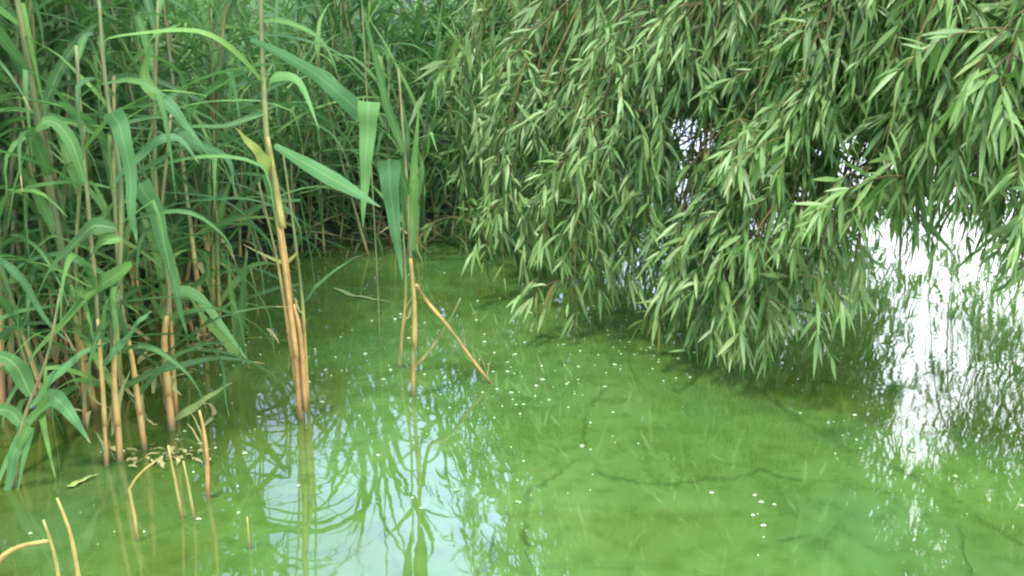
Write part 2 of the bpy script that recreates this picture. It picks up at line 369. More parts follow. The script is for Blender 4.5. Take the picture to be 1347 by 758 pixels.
MIDR = [reed_proto(random.uniform(0.85, 1.05), 15, 0.0200, 200 + i, first=.05, dry_h=.2) for i in range(6)]
SHORT = [reed_proto(random.uniform(0.42, 0.62), 10, 0.013, 300 + i, first=.12, dry_h=.1, dead=2) for i in range(4)]
def gz(x, y):
    s = float(pond_sd(np.array([x]), np.array([y]))[0]); return max(0.0, float(ground_h(np.array([s]))[0]) - 0.01) if s > 0 else 0.0
rr_ = random.Random(5)
def scatter(n, area, protos, label, group, sc=(0.85, 1.15), tilt=0.10, mind=0.07):
    pts = []; tries = 0
    while len(pts) < n and tries < n * 60:
        tries += 1; x, y = area(rr_)
        if all((x - a) ** 2 + (y - b) ** 2 > mind ** 2 for a, b in pts): pts.append((x, y))
    for x, y in pts:
        place_reed(rr_.choice(protos), x, y, gz(x, y), rr_.uniform(0, 6.28), rr_.uniform(*sc), label, group, (rr_.gauss(0, tilt), rr_.gauss(0, tilt)))
def px_area(x0, x1, y0, y1):            # a patch of water or bank, by where it shows in the photograph
    def f(r):
        w = W(r.uniform(x0, x1), r.uniform(y0, y1)); return w.x, w.y
    return f
# the left stand: reeds in the water at the left edge
scatter(34, px_area(-180, 130, 400, 560), TALL, 'tall green reed with tan foot in the crowded stand along the left edge', 'reeds in the left stand', tilt=.14)
scatter(24, px_area(100, 290, 370, 450), MIDR + TALL[:2], 'green reed standing in the water between the left stand and the far bank', 'reeds between left stand and bank', tilt=.09)
# along the far bank
scatter(62, lambda r: (lambda y: (y * r.uniform(-.78, -.38), y))(r.uniform(2.2, 3.5)), TALL + MIDR, 'dark green reed in the dense bed along the bank at upper left', 'reeds in the upper left bed', sc=(.8, 1.05))
scatter(104, lambda r: (lambda y: (y * r.uniform(-.40, -.02), y))(r.uniform(2.95, 3.8)), MIDR, 'reed in the low dense bed between the orange stems and the willow', 'reeds of the low bed beside the willow', sc=(.45, .76))
def reed_mass(n, seedv):                # the reeds beyond those, too many to tell apart
    rd = random.Random(seedv); VV, FF, A, B_, RR = [], [], [], [], []; k = 0; fd = []; o = 0
    src = []
    for p in TALL + MIDR:
        for nm, me, b in p:
            if nm != 'leaf': continue
            co = np.empty(len(me.vertices) * 3, np.float32); me.vertices.foreach_get('co', co); src.append((co.reshape(-1, 3), np.array([list(f.vertices) for f in me.polygons])))
    for _ in range(n):
        x, y = rd.uniform(-4.2, .25), rd.uniform(3.75, 6.0); z0 = gz(x, y); h = rd.uniform(.7, 1.25) * 1.25 if x < -.42 * y else rd.uniform(.4, .7)
        for j in range(16):
            c, f = rd.choice(src); a = rd.uniform(0, 6.28); R_ = np.array([[math.cos(a), -math.sin(a), 0], [math.sin(a), math.cos(a), 0], [0, 0, 1]])
            VV.append(c @ R_.T + np.array([x, y, z0 + h * (.05 + .9 * rd.random())])); FF.append(f + o); o += len(c)
            A.append(np.tile([-1, 0, 1], len(c) // 3)); B_.append(np.repeat(np.linspace(0, 1, len(c) // 3), 3)); RR.append(np.full(len(c), rd.random()))
    link('reed_bed', new_mesh('reed_bed', np.concatenate(VV), np.concatenate(FF), M_RLEAF, attrs={'across': np.concatenate(A), 'along': np.concatenate(B_), 'rnd': np.concatenate(RR)}), None, None, kind='stuff', label='deep mass of reeds on the bank behind the nearer reeds', category='reed bed')
reed_mass(260, 9)
scatter(12, lambda r: (r.uniform(-0.8, -0.1), r.uniform(3.2, 3.9)), MIDR, 'taller loose reed rising out of the low bed beside the willow', 'taller reeds of the low bed', sc=(1.0, 1.3), tilt=.15)
scatter(18, px_area(330, 600, 288, 318), SHORT, 'short young reed at the waterline below the dense bed', 'short reeds at the waterline', sc=(.6, 1.0), tilt=.25)

scatter(14, px_area(265, 375, 300, 345), SHORT, 'short leafy reed in the gap behind the thick orange stem', 'short reeds behind the orange stem', sc=(.7, 1.1), tilt=.2)

# ------------------------------------------------------------ reeds placed one by one
SIDE_X = Vector((1, 0, 0))
hrd = random.Random(77)
def hero(label, stem, Y, r0=0.0058, r1=0.003, dry=(1.0, 0.0), dry_split=None, leaves=(), auto=0, sheaths=()):
    """stem: photo points from the waterline up; Y: its distance (or a list, one per point)"""
    Ys = Y if isinstance(Y, (list, tuple)) else [Y] * len(stem)
    pts = [P(x, y, d) for (x, y), d in zip(stem, Ys)]
    b = Vector(pts[0]); 
    e = thing('reed', label, 'reed', (b.x, b.y, 0))
    o = Vector((b.x, b.y, 0))
    dn = (pts[0] - pts[1]).normalized(); foot = pts[0] + dn * 0.10
    a = [foot] + pts
    fn = None
    if dry_split is not None:
        lo, hi = dry_split; fn = lambda u: dry[0] + (dry[1] - dry[0]) * min(1, max(0, (u - lo) / max(1e-3, hi - lo)))
    link('stem', stem_mesh('reed_stem', a, r0, r1, dry[0], dry[1], origin=o, dry_fn=fn), e, (0, 0, 0))
    for s in sheaths:                   # (photo points, Y, radius, dryness): a dry sheath clasping the stem
        sp0 = P(*s[0][0], s[1])
        link('dry_sheath', stem_mesh('sheath', [P(x, y, s[1]) for x, y in s[0]], s[2], s[2] * .55, s[3], s[3], origin=sp0, seg=9), e, sp0 - o)
    for lf in leaves:                   # (photo points, Y list, width, opts)
        lp, ly, w = lf[:3]; op = lf[3] if len(lf) > 3 else {}
        ly = ly if isinstance(ly, (list, tuple)) else [ly] * len(lp)
        q = [P(x, y, d) for (x, y), d in zip(lp, ly)]
        pp = spline(q, 14)
        link(op.get('name', 'leaf'), ribbon_mesh('reed_leaf', pp, w, op.get('side', SIDE_X), op.get('m', M_RLEAF), fold=op.get('fold', .2), twist=op.get('twist', 0.0), profile=op.get('profile', reed_profile), origin=q[0], rnd=op.get('rnd', None)), e, q[0] - o)
    sp2 = spline(pts, 30)
    if dry[0] > .7:                     # torn dry sheaths peeling off the foot
        for k in range(4):
            b2 = sp2[hrd.randint(1, 11)]; az = hrd.uniform(0, 6.28); hor = Vector((math.cos(az), math.sin(az), 0)); L = hrd.uniform(.04, .10); a1 = hrd.uniform(.15, .5); up = hrd.choice([1, 1, -1])
            lp = [hor * (r0 * .9 + L * a1 * t * t) + Vector((0, 0, up * L * t * (1 - .4 * t * (up < 0)))) for t in [i / 6 for i in range(7)]]
            link('dead_leaf', ribbon_mesh('dead_leaf', lp, r0 * 1.6, hor.cross(Vector((0, 0, 1))), M_RDEAD, fold=.5, twist=hrd.uniform(-1.5, 1.5)), e, b2 - o)
    for k in range(auto):               # more blades up the stem, arching every way
        b2 = sp2[min(29, int((.28 + .72 * (k + hrd.random()) / auto) * 30))]; az = hrd.uniform(0, 6.28); hor = Vector((math.cos(az), math.sin(az), 0)); L = hrd.uniform(.2, .38); el = R(hrd.uniform(0, 65)); dr = hrd.uniform(.3, 1.6)
        q = Vector((0, 0, 0)); lp = [q.copy()]; ang = el; kk = hrd.choice([0, 0, 0, 5, 7])
        for i in range(11):
            q = q + (hor * math.cos(ang) + Vector((0, 0, 1)) * math.sin(ang)) * (L / 11); lp.append(q.copy()); ang = max(R(-87), ang - dr * 2 / 11 * (.4 + i / 11))
            if kk and i == kk: ang = R(-75)
        link('leaf', ribbon_mesh('reed_leaf', lp, hrd.uniform(.010, .017), hor.cross(Vector((0, 0, 1))), M_RLEAF, fold=hrd.uniform(.1, .4), twist=hrd.uniform(-1.5, 1.5)), e, b2 - o)
    return e
FL = dict(profile=flap_profile)
UPS = Vector((0.45, 0.5, 1))            # broad side upright, for leaves that reach sideways
def flat(a=0.5): return Vector((0, 1, a))
YB = W(395, 550).y
# the thick orange stem and its two thin companions
hero('thick orange tan reed stem standing alone in the open water, green top', [(396, 552), (391, 480), (378, 370), (364, 270), (352, 190), (347, 110), (340, -60)], [YB, YB, YB, YB + .01, YB + .02, YB + .03, YB + .05],
     r0=0.0088, r1=0.004, dry=(0.98, 0.05), dry_split=(0.42, 0.62), auto=0,
     sheaths=[([(390, 470), (380, 390), (368, 300)], YB - .012, .0055, .78), ([(372, 300), (361, 235), (352, 180)], YB - .01, .0068, .42), ([(402, 540), (395, 440), (386, 400)], YB - .008, .005, .95)],
     leaves=[([(356, 228), (338, 200), (309, 168)], [YB - .01, YB - .06, YB - .1], .026, dict(side=UPS, m=M_RYEL)),
             ([(362, 192), (400, 214), (445, 240), (500, 272)], [YB, YB - .05, YB - .1, YB - .15], .026, dict(side=UPS, profile=late_profile)),
             ([(350, 120), (362, 100), (395, 110), (420, 172)], [YB, YB - .05, YB - .08, YB - .1], .022, dict(side=UPS)),
             ([(347, 150), (300, 165), (240, 170), (212, 195)], [YB, YB - .04, YB - .06, YB - .06], .012, dict(side=flat(.6))),
             ([(346, 110), (300, 60), (240, 40), (150, 50), (125, 70)], [YB, YB - .1, YB - .15, YB - .2, YB - .2], .015, dict(side=flat(.5)))])
hero('thin tan reed stem close along the left of the thick orange stem', [(392, 520), (384, 470), (374, 400), (362, 330), (340, 240)], [YB + .03] * 5, r0=.0042, r1=.002, dry=(.85, .2), dry_split=(.5, .9))
hero('thin brown green reed stem close along the right of the thick orange stem', [(404, 515), (401, 450), (397, 390), (389, 320), (372, 200)], [YB + .07] * 5, r0=.0045, r1=.002, dry=(.7, .1), dry_split=(.3, .8),
     leaves=[([(392, 332), (372, 345), (320, 322)], YB + .06, .010, dict(side=UPS, m=M_RYEL)), ([(398, 400), (420, 372), (466, 338)], YB + .08, .012, dict(side=UPS))])
# the centre pair
YC = W(543, 522).y
hero('slim tan reed stem in the middle of the open water with green hanging leaves', [(543, 524), (544, 470), (545, 400), (540, 340), (536, 250), (530, 170), (524, 90)], [YC] * 5 + [YC + .02, YC + .04],
     r0=.0048, r1=.0026, dry=(.9, 0), dry_split=(.42, .6), sheaths=[([(545, 455), (545, 400), (540, 340)], YC - .008, .0058, .62)],
     leaves=[([(511, 211), (514, 255), (521, 310), (530, 368)], YC - .06, .042, dict(FL, rnd=.55, fold=.12)),
             ([(536, 262), (530, 235), (520, 215), (511, 210)], [YC, YC - .03, YC - .05, YC - .06], .020, dict(side=UPS)),
             ([(541, 330), (543, 260), (546, 200), (552, 130)], YC + .01, .022, dict(side=Vector((1, .3, 0)))),
             ([(538, 300), (532, 240), (536, 180), (530, 130)], YC + .015, .020, dict(side=Vector((1, -.4, 0)), m=M_RLEAF, rnd=.7)),
             ([(536, 250), (558, 210), (566, 175), (575, 200)], [YC, YC - .02, YC - .04, YC - .05], .014, dict(side=UPS)),
             ([(532, 200), (510, 140), (490, 60), (470, -20)], YC, .016, dict(side=SIDE_X)),
             ([(543, 420), (556, 390), (565, 372)], YC, .009, dict(side=UPS))])
hero('thin tan reed stem just left of the slim middle stem', [(526, 486), (529, 440), (534, 380), (530, 300), (527, 220)], YC + .16, r0=.0045, r1=.002, dry=(.8, .1), dry_split=(.4, .7),
     leaves=[([(530, 300), (545, 260), (556, 225), (548, 190)], YC + .16, .018, dict(side=SIDE_X)), ([(529, 290), (510, 265), (485, 240)], YC + .14, .012, dict(side=UPS))])
YD = W(645, 505).y
hero('bent dry reed stalk slanting down to the right into the water', [(647, 505), (622, 474), (590, 430), (560, 395), (548, 376)], [YD, YD + .005, YD + .01, YC + .12, YC + .04], r0=.0024, r1=.0048, dry=(.8, .72))
YE = W(541, 488).y
hero('short pale green reed stalk slanting up to the right beside the middle stems', [(541, 488), (565, 462), (592, 420), (606, 392)], YE, r0=.0045, r1=.0016, dry=(.45, .15))
hero('reed behind the orange stem with one wide kinked leaf hanging straight down', [(500, 470), (497, 380), (490, 250), (484, 150), (478, 40), (474, -40)], YC + .32, r0=.002, r1=.002, dry=(.1, 0),
     leaves=[([(485, 134), (483, 180), (480, 240), (477, 300)], YB, .038, dict(FL, rnd=.55, fold=.1)),
             ([(330, 52), (395, 85), (440, 118), (478, 152)], [YB + .0, YB, YB, YB + .02], .034, dict(side=Vector((.3, 0, 1)), rnd=.7, profile=fold_profile)),
             ([(478, 40), (500, 0), (520, -30)], YC + .3, .015, dict(side=UPS))])
# stems at the left, standing in the water
LS = [('leftmost slim pale tan stem of the row at lower left', [(140, 612), (138, 560), (133, 480), (124, 360), (110, 200), (100, 60)], .0048),
      ('pale flecked thick tan stem second in the row at lower left', [(158, 606), (155, 560), (150, 500), (155, 380), (160, 250), (140, 120), (130, 0)], .0068),
      ('reddish brown reed stem third in the row at lower left', [(190, 590), (184, 545), (175, 480), (160, 400), (150, 250), (150, 100)], .0062),
      ('thick tan double reed stem fourth in the row at lower left', [(226, 565), (222, 520), (216, 450), (222, 380), (205, 250), (204, 130), (208, 0)], .0082),
      ('tan reed stem right behind the thick double stem at lower left', [(232, 545), (228, 480), (222, 380), (212, 300), (225, 150)], .0046)]
LL = [[([(133, 480), (160, 450), (185, 420), (200, 410)], .022, UPS, {}), ([(112, 240), (90, 180), (60, 160), (30, 210), (10, 300)], .020, UPS, {})],
      [([(152, 300), (120, 300), (80, 340), (45, 395), (30, 440)], .026, UPS, dict(rnd=.6)), ([(158, 315), (130, 320), (105, 370), (70, 440), (52, 480)], .020, UPS, {}), ([(146, 148), (160, 175), (170, 225), (174, 290), (180, 320)], .034, SIDE_X, dict(FL, rnd=.6))],
      [([(175, 348), (140, 370), (95, 410), (45, 470), (25, 500)], .030, UPS, dict(rnd=.55)), ([(150, 240), (185, 200), (230, 180), (262, 215)], .024, UPS, {})],
      [([(183, 242), (200, 270), (215, 320), (232, 385), (245, 440)], .038, SIDE_X, dict(FL, rnd=.5, fold=.15)), ([(204, 130), (220, 135), (245, 165), (275, 205)], .024, UPS, dict(rnd=.6)), ([(204, 130), (190, 100), (200, 50), (240, 30)], .02, UPS, {})],
      [([(222, 380), (260, 390), (300, 440), (330, 480)], .020, UPS, {}), ([(230, 170), (260, 190), (300, 210), (310, 260)], .02, UPS, {})]]
for (lab, pts, r), lv in zip(LS, LL):
    yb = W(*pts[0]).y
    hero(lab, pts, [yb + i * .012 for i in range(len(pts))], r0=r, r1=.003, dry=(.95, .05), dry_split=(.25, .5), auto=16,
         sheaths=[([pts[1], pts[2], ((pts[2][0] + pts[3][0]) / 2, (pts[2][1] + pts[3][1]) / 2)], yb - .006, r * .9, .7)],
         leaves=[(q, yb - .03, w, dict(side=s, **o)) for q, w, s, o in lv])
# dark tan stems at the very left, further in the stand
for lab, pts, r in [('orange tan reed stem cut by the left edge of the picture', [(4, 545), (2, 470), (0, 380), (-6, 200), (-10, 0)], .0075),
                    ('brown reed stem standing in the dark gap near the left edge', [(75, 505), (72, 440), (62, 350), (45, 250), (20, 100)], .0055),
                    ('tan orange reed stem in front of the dark gap at left', [(88, 490), (85, 430), (80, 380), (84, 280), (90, 100)], .0055),
                    ('yellow tan reed stem leaning left behind the row at left', [(160, 520), (155, 450), (160, 380), (158, 300), (150, 140)], .0055),
                    ('pale brown reed stem between the row and the dark gap', [(112, 560), (110, 500), (106, 430), (100, 340), (112, 150)], .005)]:
    yb = W(*pts[0]).y
    hero(lab, pts, yb, r0=r, r1=.003, dry=(.95, .15), dry_split=(.3, .7), auto=15)
# broad leaves low at the left edge
YG = 1.62
hero('low green reed at the lower left corner with drooping blades over the water', [(20, 640), (24, 590), (35, 540), (62, 470), (80, 380)], [W(20, 640).y] * 5, r0=.004, r1=.002, dry=(.1, 0),
     leaves=[([(60, 515), (80, 530), (100, 555), (119, 583)], YG - .1, .028, dict(side=UPS, rnd=.5)), ([(30, 575), (18, 600), (8, 650), (-10, 700)], YG - .15, .020, dict(side=SIDE_X)),
             ([(35, 540), (60, 505), (100, 470), (140, 450)], YG - .1, .026, dict(side=UPS)), ([(30, 560), (10, 540), (-20, 545), (-50, 580)], YG - .12, .022, dict(side=UPS)),
             ([(24, 590), (40, 560), (30, 610), (20, 660)], YG - .15, .014, dict(side=SIDE_X)), ([(40, 520), (20, 480), (-10, 470), (-50, 500)], YG - .1, .03, dict(side=UPS, rnd=.6)),
             ([(0, 340), (30, 370), (60, 420), (90, 450)], YG, .014, dict(side=UPS))])
hero('green reed right of the lower left row with blades splayed over the water', [(316, 470), (318, 440), (321, 400), (325, 330)], W(316, 470).y, r0=.003, r1=.0015, dry=(.1, 0),
     leaves=[([(316, 468), (310, 420), (303, 370), (300, 335)], W(316, 470).y - .01, .018, dict(side=SIDE_X, rnd=.6)), ([(317, 468), (318, 410), (322, 360), (324, 325)], W(316, 470).y - .02, .018, dict(side=SIDE_X)),
             ([(318, 470), (300, 450), (270, 420), (240, 375)], W(316, 470).y - .02, .026, dict(side=UPS))])
yf = W(232, 555).y
hero('yellow green reed blade shooting up to the right over the water at lower left', [(226, 556), (228, 552), (232, 548)], yf, r0=.003, r1=.002, dry=(.2, .2),
     leaves=[([(228, 552), (255, 535), (280, 518), (306, 503)], yf - .02, .016, dict(side=UPS, m=M_RYEL))])
# broken stubs close to the camera
STUB = [('left one of the two pale straight stubs leaning in the water near the bottom left', [(240, 682), (232, 640), (221, 586)], .0042, .6),
        ('right one of the two pale straight stubs leaning in the water near the bottom left', [(256, 684), (250, 650), (241, 606)], .0036, .6),
        ('broken reed stalk folded over at its top beside the two pale stubs', [(181, 712), (177, 680), (171, 648), (172, 640), (185, 622), (203, 608)], .0038, .7),
        ('withered pinkish brown reed stub at the right end of the lower left row', [(274, 655), (272, 600), (268, 565), (262, 540)], .0058, .95),
        ('taller pale stub at the bottom edge left with a ragged top', [(108, 790), (101, 745), (92, 700), (75, 655)], .0052, .65),
        ('shorter olive stub at the bottom edge left of the taller one', [(82, 790), (74, 740), (66, 710), (57, 684)], .0046, .55),
        ('thin straw stub standing in the reflected sky near the bottom', [(328, 722), (327, 705), (325, 680)], .0035, .6)]
for lab, pts, r, d in STUB:
    yb = W(*pts[0]).y
    hero(lab, pts, yb, r0=r * .8, r1=r * .35, dry=(d, d - .15))
yb = W(30, 770).y
hero('curved straw coloured stalk arching out of the left edge near the bottom', [(-25, 790), (-5, 742), (15, 724), (38, 716), (64, 712)], yb - .02, r0=.0042, r1=.003, dry=(.62, .55))
# things lying on the water
def floating_leaf(label, pts, w, m, z=.006):
    q = [W(x, y, z) for x, y in pts]; pp = spline(q, 10)
    me = ribbon_mesh('floating_leaf', pp, w, Vector((0, 1, 0)), m, fold=.2, origin=q[0]); o = link('floating_leaf', me, None, q[0], label=label, category='leaf')
floating_leaf('yellow green dead reed leaf floating behind the orange stem', [(440, 378), (462, 387), (488, 392), (516, 398)], .016, M_RYEL)
floating_leaf('straw coloured blade floating beside the low green reed at bottom left', [(88, 640), (105, 632), (130, 622)], .012, M_RYEL)
floating_leaf('brown reed blade floating right of the bottom left row', [(268, 560), (282, 545), (276, 532), (262, 530)], .010, M_RDEAD)

# debris caught between the stems (dry bits), and the dead litter on the waterline
def litter(label, name, cx, cy, n, spread, L, seedv):
    rd = random.Random(seedv); V, Fc, ac, al, rn = [], [], [], [], []
    c = W(cx, cy)
    for k in range(n):
        a = rd.uniform(0, 6.28); p = Vector((rd.gauss(0, spread[0]), rd.gauss(0, spread[1]), abs(rd.gauss(0, spread[2])) + .004)); l_ = rd.uniform(*L)
        d = Vector((math.cos(a), math.sin(a), rd.uniform(-.5, .6))); q = [p + d * l_ * t + Vector((0, 0, -.3 * l_ * t * t)) for t in (0, .25, .5, .75, 1)]
        for v in q: v.z = max(v.z, .003)
        v_, f_, a_, b_ = ribbon(q, rd.uniform(.005, .012), d.cross(Vector((0, 0, 1))), twist=rd.uniform(-2, 2))
        o = len(V); V += v_; Fc += [tuple(i + o for i in f) for f in f_]; ac += a_; al += b_; rn += [rd.random()] * len(v_)
    me = new_mesh(name, V, Fc, M_RDEAD, attrs={'across': ac, 'along': al, 'rnd': rn})
    return link(name, me, None, c, label=label, category='litter', kind='stuff')
litter('clump of broken dry bits afloat at the right of the left reeds', 'dry_litter', 278, 455, 60, (.02, .025, .02), (.01, .03), 1)
litter('brown dead reed litter along the waterline below the dense bed', 'dry_litter', 480, 315, 110, (.22, .07, .05), (.05, .2), 2)
litter('pinkish dead bits lying around the foot of the lower left row', 'dry_litter', 205, 605, 40, (.04, .02, .010), (.008, .025), 3)
litter('dead reed litter tangled at the waterline of the left stand', 'dry_litter', 60, 500, 60, (.22, .10, .04), (.03, .10), 4)

# dark wandering seams of scum where the skin of algae has parted
def seams():
    rd = random.Random(31); V, Fc, ac = [], [], []
    runs = [([(770, 590), (790, 622), (830, 632), (880, 636), (930, 630), (980, 626), (1000, 616), (1030, 628), (1090, 632), (1150, 640)], .012),
            ([(955, 478), (985, 500), (1010, 520), (1045, 545), (1090, 575), (1120, 592), (1170, 610), (1235, 645), (1262, 690), (1275, 770)], .013),
            ([(1240, 640), (1290, 680), (1347, 715), (1400, 730)], .013), ([(765, 600), (730, 625), (700, 645), (690, 680), (700, 740)], .014),
            ([(800, 505), (780, 530), (768, 560), (772, 590)], .010), ([(1180, 520), (1120, 505), (1060, 500), (1010, 505)], .012), ([(1250, 690), (1225, 680), (1215, 660)], .010),
            ([(860, 520), (820, 545), (780, 550)], .008), ([(1160, 640), (1185, 665), (1210, 700)], .008), ([(640, 700), (650, 730), (620, 760)], .016), ([(1090, 712), (1060, 705), (1020, 712)], .008), ([(930, 480), (900, 510), (880, 512)], .010)]
    for px, w in runs:
        q = spline([W(x, y, .0035) for x, y in px], len(px) * 7); o = len(V); n = len(q)
        for i, p in enumerate(q):
            t = (q[min(i + 1, n - 1)] - q[max(i - 1, 0)]).normalized(); sd_ = Vector((-t.y, t.x, 0)); u = i / (n - 1)
            p = p + sd_ * rd.gauss(0, w * .22); ww = w * rd.uniform(.6, 1.5) * min(1, 5 * u + .15, 5 * (1 - u) + .15) * .7
            V += [p - sd_ * ww, p, p + sd_ * ww]; ac += [-1, 0, 1]
        Fc += [f for i in range(n - 1) for f in ((o + i * 3, o + i * 3 + 1, o + i * 3 + 4, o + i * 3 + 3), (o + i * 3 + 1, o + i * 3 + 2, o + i * 3 + 5, o + i * 3 + 4))]
    link('scum_seams', new_mesh('scum_seams', V, Fc, M_SCUM, attrs={'across': ac}), None, None, kind='stuff', label='dark wandering seams in the skin of green algae', category='scum')
seams()

# pale flecks adrift (willow fluff, duckweed, bubbles): nobody could count them
def flecks():
    rd = random.Random(11); V, Fc = [], []
    cl = [(750, 480, 60, 34, 90), (665, 490, 30, 22, 36), (690, 520, 50, 20, 24), (870, 470, 30, 16, 40), (480, 470, 90, 40, 60), (330, 470, 60, 30, 40), (690, 660, 9, 40, 12), (1000, 700, 10, 26, 14),
          (1085, 570, 40, 16, 24), (780, 560, 60, 40, 22), (1250, 560, 60, 60, 14), (150, 660, 90, 50, 26), (560, 560, 40, 60, 40), (300, 560, 60, 60, 40), (900, 640, 260, 90, 8), (770, 400, 60, 25, 30), (640, 420, 60, 30, 24), (250, 580, 30, 30, 20)]
    for cx, cy, sx, sy, n in cl:
        for _ in range(int(n * .55)):
            w = W(rd.gauss(cx, sx), rd.gauss(cy, sy)); r = rd.uniform(.0006, .0034) * (1.3 if rd.random() < .15 else 1); k = rd.randint(5, 7); a0 = rd.random() * 6; o = len(V)
            V.append((w.x, w.y, .004 + r * .35)); ex = rd.uniform(.35, 2.0)
            for i in range(k):
                a = a0 + 6.283 * i / k; q = r * rd.uniform(.7, 1.2); V.append((w.x + math.cos(a) * q * ex, w.y + math.sin(a) * q, .002))
            Fc += [(o, o + 1 + i, o + 1 + (i + 1) % k) for i in range(k)]
    link('floating_flecks', new_mesh('floating_flecks', V, Fc, M_FLECK), None, None, kind='stuff', label='tiny pale flecks adrift on the green water', category='flecks')
flecks()

# ------------------------------------------------------------ the willow
TRUNK = Vector((3.25, 4.75, 0.1))
wrd = random.Random(21)
willow = thing('willow_tree', 'weeping willow with long narrow leaves hanging over the green water', 'tree', TRUNK)
tp = [Vector((0, 0, -.25)), Vector((-.05, 0, .5)), Vector((-.2, -.1, 1.4)), Vector((-.25, -.2, 2.4)), Vector((-.1, -.2, 3.5))]
V, Fc = tube(spline(tp, 24), [0.24 * (1 - .62 * i / 24) * (1 + .05 * math.sin(i * 2.1)) + (.12 if i < 2 else 0) for i in range(25)], 12)
link('trunk', new_mesh('trunk', V, Fc, M_BARK), willow, (0, 0, 0))
LIMB_ENDS = []
for k, (st, end, z1) in enumerate([(2, (-1.3, -2.9, 2.0), 2.9), (2, (-2.5, -2.3, 1.7), 2.6), (3, (-3.1, -1.6, 1.5), 2.7), (3, (-2.0, -.8, 1.9), 3.0), (2, (-1.0, -1.9, 2.1), 2.7), (3, (.8, -2.0, 2.3), 3.6), (4, (.5, 1.8, 2.4), 4.1), (4, (-1.2, 1.2, 2.3), 4.0), (3, (1.8, .4, 2.4), 3.7)]):
    a = tp[st]; e = Vector(end); mid = a.lerp(e, .5); mid.z = z1
    q = spline([a, mid, e], 16); V, Fc = tube([x - a for x in q], [.085 * (1 - .85 * i / 16) for i in range(17)], 8)
    link('limb', new_mesh('limb', V, Fc, M_BARK), willow, a); LIMB_ENDS += [x + TRUNK for x in q[5:]]
leafLod = []
leafB, leafD, leafN, leafL, leafDr, leafBr, leafR = [], [], [], [], [], [], []
def unit(v): return v / max(1e-9, np.linalg.norm(v))
MIR = np.array([0, 0, -H])
CHINKS = [(912, 162, 38, 32), (1130, 195, 22, 54), (1052, 245, 24, 20), (905, 248, 18, 26), (1010, 285, 30, 26), (1160, 300, 44, 28), (1070, 180, 12, 22), (765, 318, 14, 14), (920, 20, 14, 20)]
def in_opening(p):                       # an opening in the crown over the open water at the right: sky shows through it
    v = p - MIR; c = v[1] * cp + v[2] * (-sp) * -1 * -1
    # angles from the eye mirrored in the water; leaves cut so sky reflects there
    az = v[0] / v[1]; el = math.degrees(math.atan2(v[2], v[1]))
    wob = 0.025 * math.sin(el * 0.9) + 0.02 * math.sin(p[2] * 9 + p[0] * 7)
    e = p - np.array([0, 0, H]); dp = e[1] * cp - e[2] * sp; U = e[0] / dp * F + 673.5; V_ = 379 - (e[1] * sp + e[2] * cp) / dp * F
    g = np.array([p[0], p[1], -p[2] - H]); dq = g[1] * cp - g[2] * sp; U2 = g[0] / dq * F + 673.5; V2 = 379 - (g[1] * sp + g[2] * cp) / dq * F
    for cx, cy, rx, ry in CHINKS:        # chinks right through the crown, where the bright far water shows
        if ((U2 - cx) / rx) ** 2 + ((V2 - cy) / ry) ** 2 < 1.2: return 2
        k = 1 + .35 * math.sin(U * .21) * math.cos(V_ * .17)
        if ((U - cx) / rx) ** 2 + ((V_ - cy) / ry) ** 2 < k: return 2
    if p[1] < 1.8: return False
    if el < 14: return .385 + wob < az < .485
    if el < 27.5: return .432 + wob < az < (.485 if el < 19 else .515) + wob
    return False
def shoot_leaves(pts, br, L0, dens, tipward=0.0):
    sr = wrd.random() * .78; fan = wrd.uniform(.6, 1.15)
    """leaves along a shoot: pts is a list of numpy points, from its root to its tip"""
    n = len(pts)
    for i in range(1, n):
        seg = pts[i] - pts[i - 1]; ln = np.linalg.norm(seg); t = seg / max(ln, 1e-6)
        dn = ln * dens * (1 + tipward * (2 * i / n - 1)) + wrd.random()
        for k in range(int(dn)):
            b = pts[i - 1] + seg * wrd.random()
            io = in_opening(b)
            if io and wrd.random() < (.97 if io == 2 else .85): continue
            a = wrd.uniform(0, 6.283)
            o = unit(np.cross(t, np.array([math.cos(a), math.sin(a), .3]))); ang = R(wrd.uniform(18, 72)) * fan
            d = unit(t * math.cos(ang) + o * math.sin(ang) + np.array([0, 0, -.18]))
            nn = unit(np.array([wrd.gauss(0, .8), wrd.gauss(-.35, .8), 1.0])); s = unit(np.cross(d, nn)); nn = np.cross(s, d)
            leafB.append(b); leafD.append(d); leafN.append(nn); leafL.append(L0 * wrd.uniform(.45, 1.35) * (1 - .35 * (i / n) ** 3)); leafDr.append(wrd.uniform(.0, .7)); leafBr.append(br); leafR.append(sr + .2 * wrd.random()); leafLod.append(L0 < .072)
branches = []
